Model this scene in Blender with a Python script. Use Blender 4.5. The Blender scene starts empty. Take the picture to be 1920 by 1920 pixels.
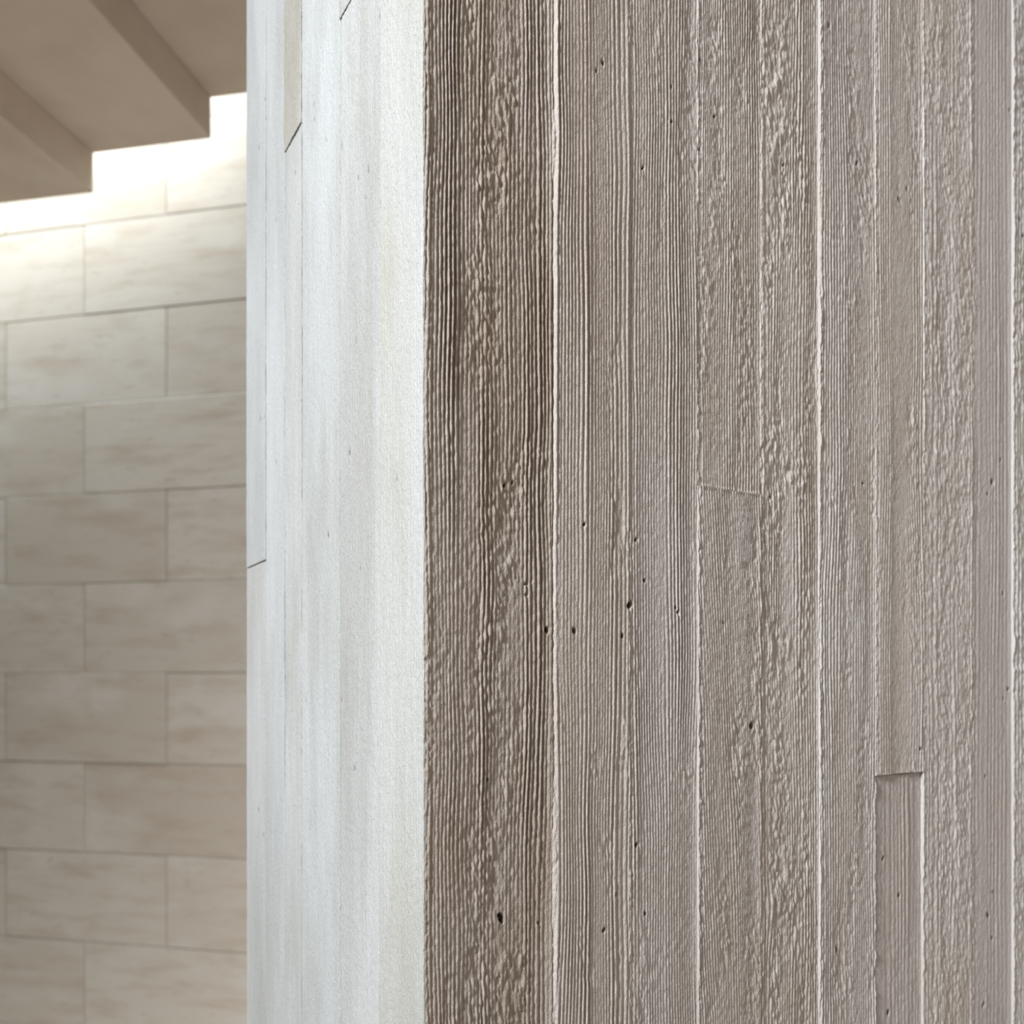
import bpy, bmesh, math, random
import numpy as np
from mathutils import Vector, Matrix

random.seed(4)
sc = bpy.context.scene
COL = sc.collection
EYE = 1.65                      # camera height above the floor
F = 1710.0                      # focal length in pixels of the 1920 frame
HOR = 1280.0                    # horizon row

# ------------------------------------------------------------------ camera
cd = bpy.data.cameras.new('camera')
cam = bpy.data.objects.new('camera', cd)
COL.objects.link(cam)
cam.location = (0, 0, EYE)
cam.rotation_euler = (math.radians(90), 0, 0)
cd.sensor_width = 36
cd.lens = F / 1920 * 36
cd.shift_y = (HOR - 960) / 1920
cd.clip_start = 0.02
cd.dof.use_dof = True
cd.dof.focus_distance = 0.79
cd.dof.aperture_fstop = 5.8
sc.camera = cam

# ------------------------------------------------------------------ world, lights, exposure
w = bpy.data.worlds.new('world')
sc.world = w
w.use_nodes = True
bg = w.node_tree.nodes['Background']
bg.inputs[0].default_value = (1.0, 0.86, 0.71, 1)
bg.inputs[1].default_value = 0.24
sc.view_settings.view_transform = 'Standard'
sc.view_settings.look = 'None'
sc.view_settings.gamma = 1
sc.view_settings.exposure = 0.0
sc.view_settings.use_curve_mapping = False


def area(name, loc, target, sx, sy, power, color, spread=180):
    l = bpy.data.lights.new(name, 'AREA')
    l.shape = 'RECTANGLE'
    l.size = sx
    l.size_y = sy
    l.energy = power
    l.color = color
    l.spread = math.radians(spread)      # narrowed spread keeps window light off the stone wall; no reveal modelled
    o = bpy.data.objects.new(name, l)
    COL.objects.link(o)
    o.location = loc
    o.rotation_euler = (Vector(target) - Vector(loc)).to_track_quat('-Z', 'Y').to_euler()
    return o


A = math.radians(11.2)          # how far the stone wall turns from the picture plane
E1 = Vector((math.cos(A), -math.sin(A), 0))
E2 = Vector((math.sin(A), math.cos(A), 0))
WALL2 = 3.593                   # distance of the stone wall along E2
AW = math.radians(12.7)         # the stone wall itself is a touch less square
WP = Vector((-1.129, 3.886, 0)) # a plan point on it
WD = Vector((math.cos(AW), -math.sin(AW), 0))


def fr(e1, e2, z):
    return E1 * e1 + E2 * e2 + Vector((0, 0, z + EYE))


# tall window on the left that rakes the cast faces
area('window_daylight', (-2.25, -1.40, EYE + 1.75), (0.2, 0.95, EYE + 0.1), 0.8, 0.8, 58, (0.90, 0.96, 1.0), 92)
# roof light in the slot between the stair and the stone wall
slot = area('roof_slot_daylight', (0, 0, 0), (0, 0, -1), 3.8, 0.24, 380, (0.80, 0.93, 1.0))
WN = Vector((-math.sin(AW), -math.cos(AW), 0))          # stone wall normal, towards the viewer
p_ = WP + WD * -2.0 + WN * 0.21 + Vector((0, 0, EYE + 3.05))
slot.matrix_world = Matrix.Translation(p_) @ Matrix(((WD.x, -WN.x, 0, 0), (WD.y, -WN.y, 0, 0), (0, 0, 1, 0), (0, 0, 0, 1)))
# wide opening behind the viewer, to the right
area('entrance_daylight', (3.0, -0.6, EYE + 0.9), (0.8, 1.15, EYE), 1.2, 1.8, 17, (1.0, 0.97, 0.95))
# added fill lamp hidden behind the pier, brightening the lower stone wall
area('far_fill_light', (0.9, 2.65, 0.6), fr(-1.6, WALL2, -1.5), 0.9, 1.4, 66, (0.95, 0.975, 1.0))

# ------------------------------------------------------------------ helpers


def new_mat(name):
    m = bpy.data.materials.new(name)
    m.use_nodes = True
    nt = m.node_tree
    for n in list(nt.nodes):
        nt.nodes.remove(n)
    out = nt.nodes.new('ShaderNodeOutputMaterial')
    b = nt.nodes.new('ShaderNodeBsdfPrincipled')
    nt.links.new(b.outputs[0], out.inputs[0])
    b.inputs['Roughness'].default_value = 0.85
    b.inputs['Specular IOR Level'].default_value = 0.25
    return m, nt, b


def N(nt, kind, **kw):
    n = nt.nodes.new(kind)
    for k, v in kw.items():
        setattr(n, k, v)
    return n


def noise(nt, vec, scale, detail=3, rough=0.55):
    n = N(nt, 'ShaderNodeTexNoise')
    n.inputs['Scale'].default_value = scale
    n.inputs['Detail'].default_value = detail
    n.inputs['Roughness'].default_value = rough
    nt.links.new(vec, n.inputs['Vector'])
    return n.outputs[0]


def mapping(nt, vec, scale, loc=(0, 0, 0)):
    m = N(nt, 'ShaderNodeMapping')
    m.inputs['Scale'].default_value = scale
    m.inputs['Location'].default_value = loc
    nt.links.new(vec, m.inputs['Vector'])
    return m.outputs[0]


def ramp(nt, fac, stops):
    r = N(nt, 'ShaderNodeValToRGB')
    e = r.color_ramp.elements
    while len(e) < len(stops):
        e.new(0.5)
    for i, (p, c) in enumerate(stops):
        e[i].position = p
        e[i].color = (*c, 1) if len(c) == 3 else c
    nt.links.new(fac, r.inputs[0])
    return r.outputs[0]


def mixc(nt, a, b, fac, mode='MIX'):
    m = N(nt, 'ShaderNodeMix', data_type='RGBA', blend_type=mode)
    for sock, v in ((m.inputs[6], a), (m.inputs[7], b), (m.inputs[0], fac)):
        if hasattr(v, 'links'):
            nt.links.new(v, sock)
        elif isinstance(v, (int, float)):
            sock.default_value = v
        else:
            sock.default_value = (*v, 1)
    return m.outputs[2]


def bump(nt, h, strength, dist, prev=None):
    b = N(nt, 'ShaderNodeBump')
    b.inputs['Strength'].default_value = strength
    b.inputs['Distance'].default_value = dist
    nt.links.new(h, b.inputs['Height'])
    if prev is not None:
        nt.links.new(prev, b.inputs['Normal'])
    return b.outputs[0]


def concrete(name, ca, cb, stain, sand=0.5, offset=0.0, speck=0.10, stain_amt=0.35):
    """cast concrete: two tints drifting up the board, a stain, sandy grit, pits from the mesh"""
    m, nt, b = new_mat(name)
    tc = N(nt, 'ShaderNodeTexCoord').outputs['Object']
    v1 = mapping(nt, tc, (9, 9, 1.6), (offset, offset * 1.7, offset * 2.3))
    n1 = noise(nt, v1, 1.0, 4)
    c = mixc(nt, ca, cb, ramp(nt, n1, [(0.36, (0, 0, 0)), (0.64, (1, 1, 1))]))
    v2 = mapping(nt, tc, (14, 14, 3.2), (offset + 7, 3, 1))
    n2 = noise(nt, v2, 1.0, 5, 0.6)
    c = mixc(nt, c, stain, ramp(nt, n2, [(0.48, (0, 0, 0)), (0.70, (stain_amt,) * 3)]))
    v3 = mapping(nt, tc, (260, 260, 18), (offset, 0, 0))
    n3 = noise(nt, v3, 1.0, 2)
    g = noise(nt, tc, 900, 2, 0.7)
    sp = N(nt, 'ShaderNodeMath', operation='MULTIPLY_ADD')
    nt.links.new(g, sp.inputs[0])
    sp.inputs[1].default_value = speck * 4
    sp.inputs[2].default_value = 1 - speck * 2
    st = N(nt, 'ShaderNodeMath', operation='MULTIPLY_ADD')
    nt.links.new(n3, st.inputs[0])
    st.inputs[1].default_value = 0.22
    st.inputs[2].default_value = 0.89
    mu = N(nt, 'ShaderNodeMath', operation='MULTIPLY')
    nt.links.new(sp.outputs[0], mu.inputs[0])
    nt.links.new(st.outputs[0], mu.inputs[1])
    cc = N(nt, 'ShaderNodeCombineColor')
    for i in range(3):
        nt.links.new(mu.outputs[0], cc.inputs[i])
    c = mixc(nt, c, cc.outputs[0], 1.0, 'MULTIPLY')
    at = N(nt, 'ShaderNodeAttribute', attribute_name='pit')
    c = mixc(nt, c, (0.045, 0.035, 0.025), at.outputs['Fac'])  # shade inside the pits painted into the colour, over the modelled hollows
    nt.links.new(c, b.inputs['Base Color'])
    nb = bump(nt, g, sand * .8, 0.0012)
    nb = bump(nt, noise(nt, mapping(nt, tc, (420, 420, 190)), 1.0, 3, 0.6), sand, 0.0024, nb)
    nt.links.new(nb, b.inputs['Normal'])
    return m


def tag(o, label=None, cat=None, group=None, kind=None):
    for k, v in (('label', label), ('category', cat), ('group', group), ('kind', kind)):
        if v:
            o[k] = v
    return o


def link_mesh(name, me, mat, parent=None):
    o = bpy.data.objects.new(name, me)
    COL.objects.link(o)
    if mat:
        me.materials.append(mat)
    if parent:
        o.parent = parent
    return o


def prism(pts, z0, z1):
    """vertical prism over a list of plan points"""
    n = len(pts)
    v = [(p[0], p[1], z0) for p in pts] + [(p[0], p[1], z1) for p in pts]
    f = [tuple(range(n))[::-1], tuple(range(n, 2 * n))]
    f += [(i, (i + 1) % n, n + (i + 1) % n, n + i) for i in range(n)]
    me = bpy.data.meshes.new('m')
    me.from_pydata(v, [], f)
    bm = bmesh.new(); bm.from_mesh(me)
    bmesh.ops.recalc_face_normals(bm, faces=bm.faces)
    bm.to_mesh(me); bm.free()
    return me


# ---- smooth lattice noise in numpy, range about -1..1


def _hash(ix, iz, seed):
    h = (ix.astype(np.int64) * 374761393 + iz.astype(np.int64) * 668265263 + seed * 1442695041) & 0xffffffff
    h = ((h ^ (h >> 13)) * 1274126177) & 0xffffffff
    h = h ^ (h >> 16)
    return (h & 0xffff) / 32767.5 - 1.0


def vn(x, z, sx, sz, seed):
    x = x / sx + 37.3 * (seed % 7); z = z / sz + 11.9 * (seed % 5)
    ix = np.floor(x); iz = np.floor(z)
    fx = x - ix; fz = z - iz
    fx = fx * fx * (3 - 2 * fx); fz = fz * fz * (3 - 2 * fz)
    a = _hash(ix, iz, seed); b = _hash(ix + 1, iz, seed)
    c = _hash(ix, iz + 1, seed); d = _hash(ix + 1, iz + 1, seed)
    return (a + (b - a) * fx) * (1 - fz) + (c + (d - c) * fx) * fz


def smooth(a, b, x):
    t = np.clip((x - a) / (b - a), 0, 1)
    return t * t * (3 - 2 * t)


# ------------------------------------------------------------------ the cast concrete wall
C0 = np.array([-0.0675, 0.700])                     # plan position of the arris
TR = np.array([math.sin(math.radians(60)), 0.5])    # along the right face, going away
NR = np.array([0.5, -math.sin(math.radians(60))])   # outward normal of the right face
TL = -NR                                            # along the left face, going away
NL = -TR                                            # outward normal of the left face


def px_right(x, y):
    u = (x - 960) / F
    t = (u * C0[1] - C0[0]) / (TR[0] - u * TR[1])
    return t, (HOR - y) / F * (C0[1] + TR[1] * t)


def px_left(x, y):
    u = (x - 960) / F
    s = (C0[0] - u * C0[1]) / (0.5 + u * TL[1])
    return s, (HOR - y) / F * (C0[1] + TL[1] * s)


def sheet(name, T, Nn, tt, zz, height, mat, parent, back=0.012, pits=()):
    """a relief sheet over columns tt and rows zz, height(t,z)->m, closed at its rim"""
    n, m = len(tt), len(zz)
    TT, ZZ = np.meshgrid(tt, zz)
    H = height(TT, ZZ)
    P = np.zeros_like(H)
    for (pt, pz, pr, pd) in pits:
        if pt < tt[0] - .01 or pt > tt[-1] + .01:
            continue
        a = 0.35 * math.sin(pt * 900)
        d = np.sqrt((TT - pt - (ZZ - pz) * a) ** 2 + ((ZZ - pz) * 0.75) ** 2) / pr
        k = 1 - smooth(0.55, 1.15, d)
        H = H - k * pd
        P = np.maximum(P, k)
    X = C0[0] + T[0] * TT + Nn[0] * H
    Y = C0[1] + T[1] * TT + Nn[1] * H
    V = np.stack([X, Y, ZZ + EYE], -1).reshape(-1, 3)
    idx = np.arange(n * m).reshape(m, n)
    q = np.stack([idx[:-1, :-1], idx[:-1, 1:], idx[1:, 1:], idx[1:, :-1]], -1).reshape(-1, 4)
    ring = np.concatenate([idx[0, :], idx[1:, -1], idx[-1, -2::-1], idx[-2:0:-1, 0]])
    tr = TT.reshape(-1)[ring]; zr = ZZ.reshape(-1)[ring]
    B = np.stack([C0[0] + T[0] * tr - Nn[0] * back, C0[1] + T[1] * tr - Nn[1] * back, zr + EYE], -1)
    base = n * m
    k = len(ring)
    r2 = np.arange(k)
    rq = np.stack([ring, base + r2, base + (r2 + 1) % k, np.roll(ring, -1)], -1)
    # orient: T x Z must agree with the outward normal
    if T[1] * Nn[0] - T[0] * Nn[1] < 0:
        q = q[:, ::-1]; rq = rq[:, ::-1]
    V = np.concatenate([V, B]); Q = np.concatenate([q, rq])
    me = bpy.data.meshes.new(name)
    me.vertices.add(len(V)); me.vertices.foreach_set('co', V.reshape(-1).astype(np.float32))
    me.loops.add(len(Q) * 4); me.loops.foreach_set('vertex_index', Q.reshape(-1).astype(np.int32))
    me.polygons.add(len(Q))
    me.polygons.foreach_set('loop_start', np.arange(0, len(Q) * 4, 4, dtype=np.int32))
    me.update(calc_edges=True)
    sm = np.zeros(len(Q), dtype=bool); sm[:len(q)] = True
    me.polygons.foreach_set('use_smooth', sm)
    at = me.attributes.new('pit', 'FLOAT', 'POINT')
    at.data.foreach_set('value', np.concatenate([P.reshape(-1), np.zeros(k)]).astype(np.float32))
    me.validate()
    return link_mesh(name, me, mat, parent)


def rows(t1, step, lo_px=1960, hi_px=-40):
    """row heights: fine where the photograph looks, coarse beyond"""
    d = C0[1] + 0.5 * t1
    lo = (HOR - lo_px) / F * d; hi = (HOR - hi_px) / F * d
    fine = np.arange(lo, hi, step)
    below = np.linspace(-0.95, lo - step, 30)
    above = np.linspace(hi + step, 1.45, 40)
    return np.concatenate([below, fine, above])


def cols(t0, t1, T, pxstep=1.25):
    """column positions spaced evenly as seen, a little denser than a pixel pair"""
    out = [t0]
    while out[-1] < t1:
        t = out[-1]
        x = C0[0] + T[0] * t; y = C0[1] + T[1] * t
        du = abs(T[0] * y - x * T[1]) / (y * y) * F
        out.append(t + pxstep / du)
    out[-1] = t1
    return np.array(out)


RP = [(1075, 1183, 4), (1180, 1134, 5.5), (1026, 1181, 4), (1166, 1192, 3.2), (1267, 1139, 2.4), (1271, 1148, 2.6),
      (941, 1721, 6), (943, 1727, 4), (1409, 1361, 5), (1606, 305, 3.2), (1614, 299, 2.2), (1550, 48, 3.2), (1470, 309, 2.5),
      (1128, 119, 3.2), (1258, 161, 2.4), (1683, 373, 2.2), (1686, 379, 2.4), (1909, 412, 3.4), (1861, 903, 3.6),
      (1852, 926, 2.2), (1567, 1780, 3.8), (1687, 1679, 3.2), (1667, 1899, 3.4), (1657, 1610, 2.8), (1854, 1717, 3.6),
      (1845, 1883, 3.4), (1094, 983, 2.8), (1192, 1012, 2.6), (1209, 1088, 3.0), (947, 910, 3.0), (1131, 1744, 3.2),
      (1192, 1584, 3.0), (1446, 931, 2.6), (1892, 1292, 2.8), (1915, 442, 2.8), (1116, 56 + 79, 2.2), (1312, 111, 2.6),
      (1340, 218, 2.6), (1205, 315, 2.4), (1259, 227, 2.2), (1313, 280, 2.2), (1619, 366, 2.4), (1617, 907, 2.6),
      (1882, 1113, 2.8), (1883, 1310, 2.2), (1849, 1455, 2.4), (1863, 1672, 2.2), (1862, 1759, 2.4), (1010, 1731, 2.4),
      (1154, 1677, 2.6), (1209, 1713, 2.8), (914, 1462, 2.4), (986, 1095, 2.0), (987, 1115, 2.0), (963, 904, 2.0),
      (1724, 1403, 2.6), (1355, 1168, 2.2), (1877, 862, 2.8), (1893, 205, 2.4), (1700, 355, 2.2)]
PIT_R = []
for (x, y, r) in RP:
    t, z = px_right(x, y)
    d = C0[1] + 0.5 * t
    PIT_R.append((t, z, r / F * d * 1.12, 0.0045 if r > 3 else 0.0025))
LP = [(616, 1003, 3), (712, 1228, 3), (712, 1259, 2.4), (674, 1066, 2.2), (573, 1314, 2.4), (489, 786, 2.6), (497, 784, 1.8),
      (517, 866, 2.2), (655, 847, 2.6), (689, 318, 2.2), (671, 333, 1.8), (684, 372, 1.8), (711, 29, 2.6), (713, 385, 2.2),
      (487, 278, 2.2), (552, 324, 2.2), (498, 187, 2), (589, 222, 1.8), (588, 196, 1.8), (730, 197, 2), (637, 1183, 2),
      (663, 1440, 2.2), (484, 1518, 2.4), (493, 1566, 1.8), (611, 260, 1.8), (652, 152, 1.8), (517, 412, 1.8), (560, 380, 1.6),
      (640, 1311, 2), (707, 1394, 2), (744, 900, 1.6), (639, 275, 2.2), (668, 640, 1.8)]
PIT_L = []
for (x, y, r) in LP:
    s, z = px_left(x, y)
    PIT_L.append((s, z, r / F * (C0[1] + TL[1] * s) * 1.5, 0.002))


def board_height(t0, t1, seed, off=0.0, pitch=0.0046, amp=0.0009, rough=0.4, bands=None, fin=0.002, finw=0.0035,
                 slant=0.0, torn_tilt=0.25, nub=0.5, knots=(), cup=0.0, lean=-0.0018, fillet=0.0008, ramp=0.0010):
    """relief of one board print: ring lines, torn grain, the lip of laitance at its left joint"""
    def f(t, z):
        u = (t - t0) / (t1 - t0)
        warp = 0.0035 * vn(t, z, 0.05, 0.22, seed) + 0.0012 * vn(t, z, 0.02, 0.07, seed + 1) + slant * z
        for (kt, kz, kr, ks) in knots:
            g = np.exp(-((t - kt) / kr) ** 2 - ((z - kz) / (kr * 2.4)) ** 2)
            warp = warp + ks * g * np.sign(t - kt) * np.minimum(1, np.abs(t - kt) / 0.004)
        ph = (t + warp) / pitch + 0.8 * vn(t, z * 0, 0.018, 1, seed + 2)
        ring = np.cos(2 * np.pi * ph)
        ring = 1.15 - 2.3 * (0.5 + 0.5 * ring) ** 1.7           # broad crests, narrow valleys
        am = 0.72 + 0.45 * vn(t, z, 0.012, 0.12, seed + 3)
        am = am * (0.8 + 0.35 * vn(t, z * 0, 0.006, 1, seed + 19))
        am = am * np.clip(0.85 + 0.55 * vn(t, z * 0, 0.013, 1, seed + 20) + 0.45 * vn(t, z, 0.022, 0.22, seed + 21), 0.12, 1.45)
        bead = vn(t, z, 0.0030, 0.0055, seed + 4) * 0.42 + vn(t, z, 0.0022, 0.0026, seed + 5) * 0.28
        if bands is None:
            rm = np.full_like(t, rough)
        else:
            rm = np.interp(u, [b[0] for b in bands], [b[1] for b in bands])
        mask = smooth(-0.35, 0.75, vn(t, z, 0.018, 0.09, seed + 6) + 0.8 * vn(t, z, 0.010, 0.035, seed + 7) + 0.5 * vn(t, z, 0.04, 0.16, seed + 18) + (rm - 0.5) * 2.2)
        tt = t + z * torn_tilt
        torn = (vn(tt, z, 0.0033, 0.0095, seed + 8) * 0.75 + vn(tt + 0.002, z, 0.0021, 0.0052, seed + 9) * 0.6
                + vn(t, z, 0.009, 0.032, seed + 10) * 0.7)
        torn = torn - 0.55 * np.abs(vn(tt, z, 0.0034, 0.010, seed + 14))
        h = 1.18 * amp * (ring * am * (1 - 0.30 * mask) + bead * nub * (0.75 + 0.7 * mask)) + amp * 0.95 * torn * mask
        h = h + 0.0009 * vn(t, z, 0.03, 0.3, seed + 11) + cup * (u - 0.5) ** 2 * 4 + lean * (u - 0.5)
        # lip at the left joint, broken along its length; tight hollow behind it
        fz = 0.70 + 0.45 * vn(t * 0, z, 1, 0.05, seed + 12) + 0.28 * vn(t * 0, z, 1, 0.011, seed + 13)
        d = t - t0
        h = h + fin * np.clip(fz, 0.05, 1.4) * np.exp(-(d / (finw * (0.8 + 0.25 * vn(t * 0, z, 1, 0.02, seed + 16)))) ** 2)
        h = h - 0.0006 * np.exp(-((d - finw * 1.9) / 0.0012) ** 2)
        h = h - ramp * (1 - smooth(0, 0.0036, d))
        h = h + 0.0007 * (vn(t, z, 0.0016, 0.0028, seed + 22) + vn(t, z, 0.003, 0.008, seed + 23)) * np.exp(-(d / 0.0042) ** 2)
        h = h + fillet * (0.8 + 0.3 * vn(t * 0, z, 1, 0.09, seed + 17)) * np.exp(-((t1 - t) / 0.0045) ** 2)
        for (kt, kz, kr, ks) in knots:
            g = np.exp(-((t - kt) / (kr * 0.55)) ** 2 - ((z - kz) / (kr * 1.6)) ** 2)
            h = h + g * 0.0026 * vn(t, z, 0.006, 0.016, seed + 15)
        return h + off
    return f


# tints: browner and darker close to the arris, greyer and lighter beyond
def tints(i):
    table = [((0.378, 0.320, 0.275), (0.441, 0.383, 0.341), (0.263, 0.184, 0.116)),
             ((0.482, 0.423, 0.380), (0.514, 0.461, 0.423), (0.354, 0.268, 0.193)),
             ((0.475, 0.424, 0.392), (0.518, 0.475, 0.446), (0.397, 0.331, 0.276)),
             ((0.487, 0.437, 0.402), (0.544, 0.499, 0.465), (0.374, 0.307, 0.238)),
             ((0.508, 0.457, 0.416), (0.566, 0.520, 0.485), (0.347, 0.266, 0.185)),
             ((0.506, 0.453, 0.423), (0.588, 0.547, 0.518), (0.412, 0.330, 0.247)),
             ((0.552, 0.506, 0.470), (0.588, 0.541, 0.511), (0.423, 0.341, 0.271)),
             ((0.574, 0.527, 0.490), (0.610, 0.568, 0.539), (0.455, 0.371, 0.288)),
             ((0.514, 0.461, 0.437), (0.574, 0.532, 0.514), (0.443, 0.371, 0.323)),
             ((0.587, 0.550, 0.527), (0.623, 0.592, 0.568), (0.503, 0.430, 0.371))]
    return table[min(i, len(table) - 1)]


core = prism([tuple(C0 + TR * 0.008 + TL * 0.008), tuple(C0 + TR * 1.60 + TL * 0.008),
              tuple(C0 + TR * 1.60 + TL * 0.541), tuple(C0 + TR * 0.008 + TL * 0.541)], 0.0, EYE + 1.5)
m_core = concrete('cast concrete', (.44, .40, .37), (.47, .44, .41), (.35, .28, .22), offset=3)
wall_r = tag(link_mesh('wall_right', core, m_core), kind='structure',
             label='freestanding concrete wall with board-marked faces, its sharp corner towards the viewer')


def px_t(x):
    return px_right(x, HOR)[0]


CUT3 = 0.181
CUT6 = -0.098
R = []          # (t0, t1, seed, z range or None, tint, params, speck)
e = [0.0] + [px_t(x) for x in (1035, 1178, 1307, 1426, 1535, 1639, 1729, 1822, 1897)]
R.append((e[0], e[1], 11, None, 0, dict(pitch=.0035, amp=.00105, off=-.0008, lean=-.0026, fillet=.0022, fin=0, nub=.8, torn_tilt=.22,
          bands=[(0, .18), (.28, .25), (.40, .62), (.6, .66), (.78, .5), (.92, .2), (1, .05)], cup=.0004)))
R.append((e[1], e[2], 23, None, 1, dict(pitch=.0037, amp=.00085, off=.0016, ramp=.0040, fin=.0014, finw=.0030, nub=.35,
          bands=[(0, .0), (.6, .08), (.8, .35), (1, .3)])))
R.append((e[2], e[3], 37, None, 2, dict(pitch=.0032, amp=.00066, off=-.0004, fin=.0012, finw=.002, nub=.7,
          bands=[(0, .35), (.3, .1), (.7, .25), (.9, .5), (1, .4)])))
R.append((e[3], e[4], 41, (CUT3, 9), 3, dict(pitch=.0030, amp=.00078, off=-.0006, fin=.0014, finw=.0020, nub=.8,
          bands=[(0, .1), (.3, .35), (.6, .65), (1, .3)])))
R.append((e[3], e[4], 43, (-9, CUT3), 3, dict(pitch=.0030, amp=.00090, off=.0008, fin=.0012, finw=.0020, nub=.7, slant=.055,
          bands=[(0, .35), (.5, .45), (.8, .4), (1, .6)])))
k4 = px_right(1452, 150)
k4b = px_right(1450, 1210)
k4c = px_right(1455, 1700)
R.append((e[4], e[5], 53, None, 4, dict(pitch=.0036, amp=.00105, off=-.0010, fin=.0008, nub=.8, torn_tilt=.2,
          bands=[(0, .5), (.35, .75), (.8, .45), (1, .15)],
          knots=[(k4[0], k4[1], .012, .004), (k4b[0], k4b[1], .014, .004), (k4c[0], k4c[1], .014, .004)])))
R.append((e[5], e[6], 61, None, 5, dict(pitch=.0040, amp=.00088, off=.0006, fin=.0014, finw=.0024, nub=.7,
          bands=[(0, .1), (.35, .35), (.5, .55), (1, .35)])))
R.append((e[6], e[7], 71, (CUT6, 9), 6, dict(pitch=.0039, amp=.00078, off=.0010, fin=.0008, finw=.002, nub=.6,
          bands=[(0, .05), (.5, .15), (.8, .5), (1, .5)])))
R.append((e[6], e[7], 73, (-9, CUT6), 8, dict(pitch=.0060, amp=.00040, off=-.0014, fin=.0030, finw=.0022, nub=.7,
          bands=[(0, .1), (.5, .5), (1, .4)])))
R.append((e[7], e[8], 83, None, 7, dict(pitch=.0050, amp=.00072, off=.0008, fin=.0012, finw=.0022, nub=.9, torn_tilt=.12,
          bands=[(0, .6), (.3, .9), (.9, .95), (1, .8)])))
R.append((e[8], e[9], 97, None, 8, dict(pitch=.0075, amp=.00040, off=-.0006, fin=.0006, nub=1.0,
          bands=[(0, .6), (.3, .3), (1, .1)])))
R.append((e[9], e[9] + .082, 101, None, 9, dict(pitch=.0060, amp=.00095, off=.0014, fin=.0016, finw=.0024, nub=.8,
          bands=[(0, .8), (1, .6)])))
t = e[9] + .082
for i in range(9):              # further boards, past the frame
    R.append((t, t + .083, 200 + i * 9, None, 7 if i % 2 else 8, dict(pitch=.0048, amp=.0008, off=random.uniform(-.001, .001), rough=random.random())))
    t += .083
mats = {}
for (t0, t1, seed, zr, ti, par) in R:
    far = t0 > 0.84
    zz = rows(t1, (0.0014 if t0 < .3 else .0018) if not far else 0.02)
    if zr:
        zz = zz[(zz > zr[0]) & (zz < zr[1])]
        if zr[0] > -5:
            zz = np.concatenate([[zr[0] + .0003], zz])
        if zr[1] < 5:
            zz = np.concatenate([zz, [zr[1] - .0003]])
    tt = cols(t0, t1, TR, 1.1 if not far else 9)
    if seed not in mats:
        ca, cb, st = tints(ti)
        mats[seed] = concrete('board cast concrete %d' % seed, ca, cb, st, sand=0.6, offset=seed * .37, stain_amt=.6 if ti == 0 else .42)
    f0 = board_height(t0, t1, seed, **par)
    if zr and abs((zr[0] if zr[0] > -5 else zr[1])) < 1:
        cut = zr[0] if zr[0] > -5 else zr[1]
        def f1(T_, Z_, f0=f0, cut=cut):
            e_ = np.exp(-((Z_ - cut) / .0016) ** 2) * (0.0005 + 0.0006 * vn(T_, Z_ * 0, .006, 1, 5))
            return f0(T_, Z_) + e_
    else:
        f1 = f0
    sheet('cast_board', TR, NR, tt, zz, f1, mats[seed], wall_r, pits=PIT_R, back=.0015 if t0 == 0 else .012)

# left face
L_e = [0.0] + [px_left(x, HOR)[0] for x in (712.5, 637.5, 566, 534, 499)] + [px_left(463, HOR)[0]]
CL1 = 0.629     # cut in the second board
CL3 = 0.5955    # cut in the narrow board
CL5 = 0.147     # cut in the last board


def left_height(s0, s1, seed, off=0.0, amp=.00025, grit=.00022, groove=.0012):
    def f(s, z):
        u = (s - s0)
        ring = np.cos(2 * np.pi * ((s + .003 * vn(s, z, .05, .3, seed)) / .0062)) * (.5 + .5 * vn(s, z, .02, .2, seed + 1))
        h = amp * ring + grit * (vn(s, z, .003, .004, seed + 2) + .8 * vn(s, z, .007, .02, seed + 3))
        h = h + .0006 * vn(s, z, .03, .4, seed + 4)
        br = np.clip(.7 + .5 * vn(s * 0, z, 1, .03, seed + 5) + .3 * vn(s * 0, z, 1, .008, seed + 6), 0, 1.5)
        h = h - groove * br * np.exp(-(u / .0022) ** 2) - groove * .12 * np.exp(-((s1 - s) / .0018) ** 2)
        return h + off
    return f


cool = ((.60, .60, .595), (.66, .66, .655))
LB = [(0, 1, 301, None, (0.443, 0.436, 0.409), (0.509, 0.505, 0.493), (0.392, 0.370, 0.301), .0002, .00030, .0002),
      (1, 2, 311, (-9, CL1), (0.402, 0.394, 0.381), (0.501, 0.501, 0.493), (0.314, 0.288, 0.249), -.0004, .0003, .0026),
      (1, 2, 313, (CL1, 9), (0.408, 0.408, 0.399), (0.493, 0.493, 0.493), (0.327, 0.301, 0.262), .0006, .0003, .0026),
      (2, 3, 321, None, (0.415, 0.415, 0.405), (0.501, 0.509, 0.509), (0.327, 0.308, 0.275), .0001, .00022, .0030),
      (3, 4, 331, (-9, CL3), (0.402, 0.398, 0.385), (0.493, 0.493, 0.485), (0.327, 0.308, 0.275), -.0001, .00025, .0002),
      (3, 4, 333, (CL3, 9), (0.366, 0.346, 0.310), (0.432, 0.414, 0.379), (0.275, 0.242, 0.196), .0010, .00045, .0008),
      (4, 5, 341, None, (0.422, 0.426, 0.422), (0.501, 0.505, 0.509), (0.353, 0.340, 0.321), .0, .00018, .0006),
      (5, 6, 351, (-9, CL5), (0.415, 0.412, 0.399), (0.493, 0.493, 0.489), (0.353, 0.334, 0.314), -.0002, .00018, .0004),
      (5, 6, 353, (CL5, 9), (0.422, 0.426, 0.422), (0.501, 0.509, 0.516), (0.353, 0.347, 0.334), .0008, .00018, .0006)]
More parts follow.
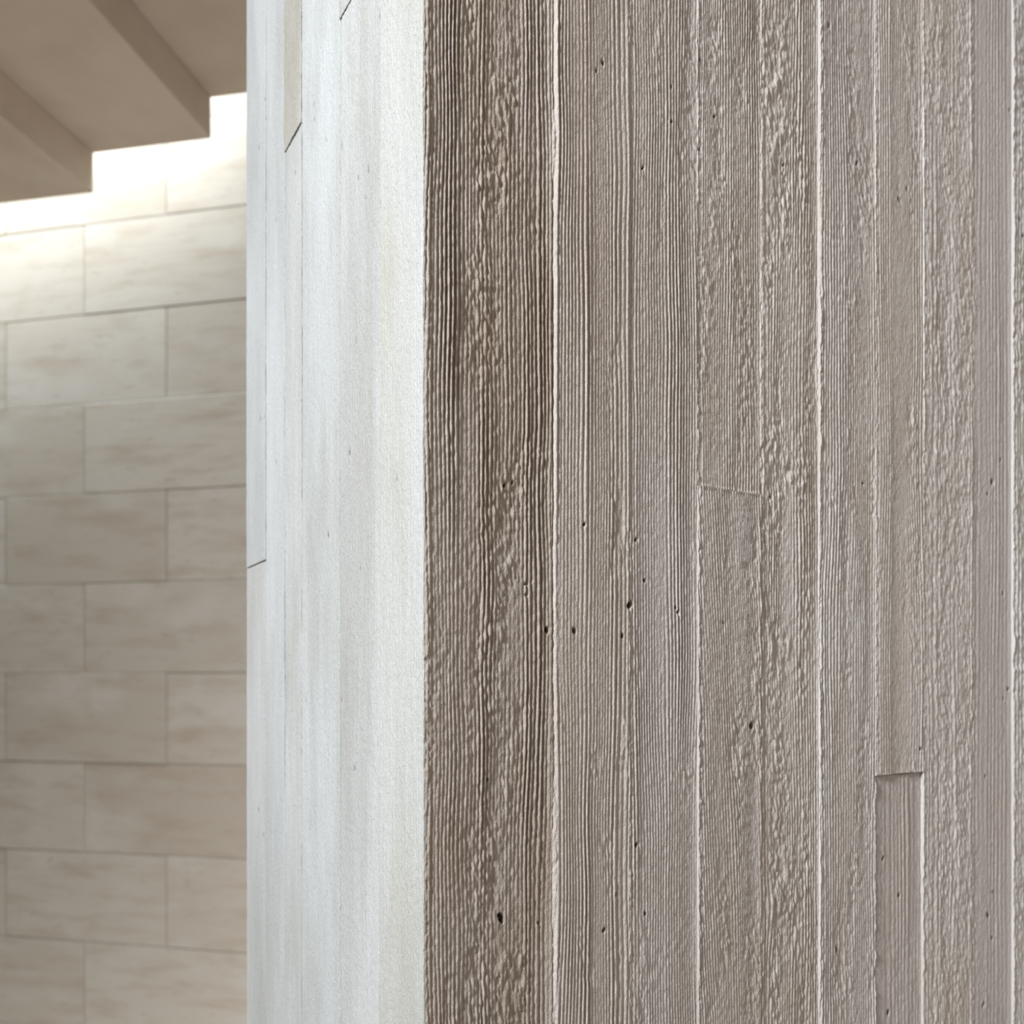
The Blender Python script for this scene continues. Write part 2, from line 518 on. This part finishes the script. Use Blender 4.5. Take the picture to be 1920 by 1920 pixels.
for (a, b, seed, zr, ca, cb, st, off, grit, grv) in LB:
    s0, s1 = L_e[a], L_e[b]
    d = C0[1] + TL[1] * s1
    lo = -680 / F * d; hi = 1320 / F * d
    zz = np.concatenate([np.linspace(-.95, lo - .003, 20), np.arange(lo, hi, .0028), np.linspace(hi + .003, 1.45, 20)])
    if zr:
        g = .0006
        if zr[0] > -5:
            zz = np.concatenate([[zr[0] + g, zr[0] + g + .001], zz[zz > zr[0] + g + .002]])
        if zr[1] < 5:
            zz = np.concatenate([zz[zz < zr[1] - g - .002], [zr[1] - g - .001, zr[1] - g]])
    tt = cols(s0, s1, TL, 0.8)
    m = concrete('pale cast concrete %d' % seed, ca, cb, st, sand=.8, offset=seed * .23, speck=.12, stain_amt=.5)
    sheet('cast_board', TL, NL, tt, zz, left_height(s0, s1, seed, off=off, grit=grit, groove=grv), m, wall_r, pits=PIT_L, back=.0015 if a == 0 else .012)

# ------------------------------------------------------------------ the stone wall behind
m_joint, nt, b = new_mat('pale mortar')
b.inputs['Base Color'].default_value = (.37, .33, .285, 1)
m_stone, nt, b = new_mat('honed limestone')
tc = N(nt, 'ShaderNodeTexCoord').outputs['Object']
oi = N(nt, 'ShaderNodeObjectInfo')
va = N(nt, 'ShaderNodeVectorMath', operation='ADD')
nt.links.new(tc, va.inputs[0])
sc3 = N(nt, 'ShaderNodeVectorMath', operation='SCALE')
sc3.inputs[0].default_value = (17, 5, 11)
nt.links.new(oi.outputs['Random'], sc3.inputs['Scale'])
nt.links.new(sc3.outputs[0], va.inputs[1])
v = va.outputs[0]
c = mixc(nt, (.365, .310, .255), (.42, .370, .318), oi.outputs['Random'])
bed = noise(nt, mapping(nt, v, (3.2, 3, 17)), 1.0, 5, .6)
c = mixc(nt, c, (.335, .272, .212), ramp(nt, bed, [(.48, (0, 0, 0)), (.70, (.8, .8, .8))]))
clo = noise(nt, mapping(nt, v, (2.5, 2, 5)), 1.0, 3)
c = mixc(nt, c, (.455, .42, .38), ramp(nt, clo, [(.5, (0, 0, 0)), (.7, (.6, .6, .6))]))
fl = noise(nt, mapping(nt, v, (14, 6, 55)), 1.0, 2)
c = mixc(nt, c, (.28, .22, .17), ramp(nt, fl, [(.62, (0, 0, 0)), (.76, (.5, .5, .5))]))
nt.links.new(c, b.inputs['Base Color'])
b.inputs['Roughness'].default_value = .9
nt.links.new(bump(nt, noise(nt, tc, 120, 3), .1, .002), b.inputs['Normal'])

TW, TH = 0.82, 0.3987
u_ = (312 - 960) / F                                   # a vertical joint at picture x = 312
k_ = (u_ * WP.y - WP.x) / (WD.x - u_ * WD.y)
me = prism([(-3.2, 0.02), (3.4, 0.02), (3.4, 0.22), (-3.2, 0.22)], 0, EYE + 3.95)
wall_b = tag(link_mesh('wall_back', me, m_joint), kind='structure',
             label='pale limestone wall laid in half-bond courses behind the stair')
org = WP + WD * k_
wall_b.location = org
wall_b.rotation_euler = (0, 0, -AW)


def tile_mesh(wd, ht):
    me = bpy.data.meshes.new('stone_tile')
    g = .0010; bv = .0022
    x0, x1, z0, z1 = g, wd - g, g, ht - g
    vs = [(x0, .02, z0), (x1, .02, z0), (x1, .02, z1), (x0, .02, z1),
          (x0, bv, z0), (x1, bv, z0), (x1, bv, z1), (x0, bv, z1),
          (x0 + bv, 0, z0 + bv), (x1 - bv, 0, z0 + bv), (x1 - bv, 0, z1 - bv), (x0 + bv, 0, z1 - bv)]
    fs = [(8, 9, 10, 11)]
    for i in range(4):
        k = (i + 1) % 4
        fs += [(i, k, 4 + k, 4 + i), (4 + i, 4 + k, 8 + k, 8 + i)]
    me.from_pydata(vs, [], fs)
    me.materials.append(m_stone)
    return me


tm = tile_mesh(TW, TH)
z_first = 0.044 + EYE - 5 * TH
row = 0
z = z_first
k = -5
while z + TH > 0.0:
    z -= TH; k -= 1
for r_ in range(15):
    zz_ = z + r_ * TH
    kk = k + r_
    if zz_ < -0.001 and zz_ + TH < .05:
        continue
    if zz_ + TH > EYE + 3.95:
        break
    sh = TW / 2 if kk % 2 == 0 else 0
    for cidx in range(-4, 4):
        x0 = cidx * TW + sh
        if x0 + TW > 3.4 or x0 < -3.2:
            continue
        o = bpy.data.objects.new('stone_tile', tm)
        COL.objects.link(o)
        o.parent = wall_b
        o.location = (x0, random.uniform(-.0012, .0012), zz_)

# ------------------------------------------------------------------ the stair above
m_st, nt, b = new_mat('smooth warm concrete')
tc = N(nt, 'ShaderNodeTexCoord').outputs['Object']
c = mixc(nt, (.43, .345, .265), (.50, .415, .335), ramp(nt, noise(nt, tc, 3.0, 4), [(.35, (0, 0, 0)), (.65, (1, 1, 1))]))
nt.links.new(c, b.inputs['Base Color'])
nt.links.new(bump(nt, noise(nt, tc, 90, 3), .15, .002), b.inputs['Normal'])
stair = bpy.data.objects.new('staircase', None)
COL.objects.link(stair)
RISE, RUN, ST2 = 0.157, 0.51, 3.24
base = fr(-2.339, ST2, 1.95)
stair.location = base
stair.rotation_euler = (0, 0, -A)
tag(stair, 'beige concrete staircase seen from below, its stepped soffit rising behind the pale corner', 'staircase')
for i in range(-3, 5):
    z0 = i * RISE + RISE
    z1 = z0 + 0.30
    me = prism([(i * RUN, -2.3), ((i + 1) * RUN, -2.3), ((i + 1) * RUN, 0), (i * RUN, 0)], z0, z1)
    bm = bmesh.new(); bm.from_mesh(me)
    bmesh.ops.bevel(bm, geom=[e_ for e_ in bm.edges], offset=.004, segments=1, affect='EDGES')
    bm.to_mesh(me); bm.free()
    link_mesh('step', me, m_st, stair)

# ------------------------------------------------------------------ floor
m_fl, nt, b = new_mat('stone floor')
tc = N(nt, 'ShaderNodeTexCoord').outputs['Object']
c = mixc(nt, (.50, .47, .43), (.58, .55, .51), noise(nt, tc, 2.0, 4))
nt.links.new(c, b.inputs['Base Color'])
b.inputs['Roughness'].default_value = .5
me = prism([(-5, -3), (5, -3), (5, 5), (-5, 5)], -0.1, 0.0)
tag(link_mesh('floor', me, m_fl), kind='structure', label='pale stone floor')
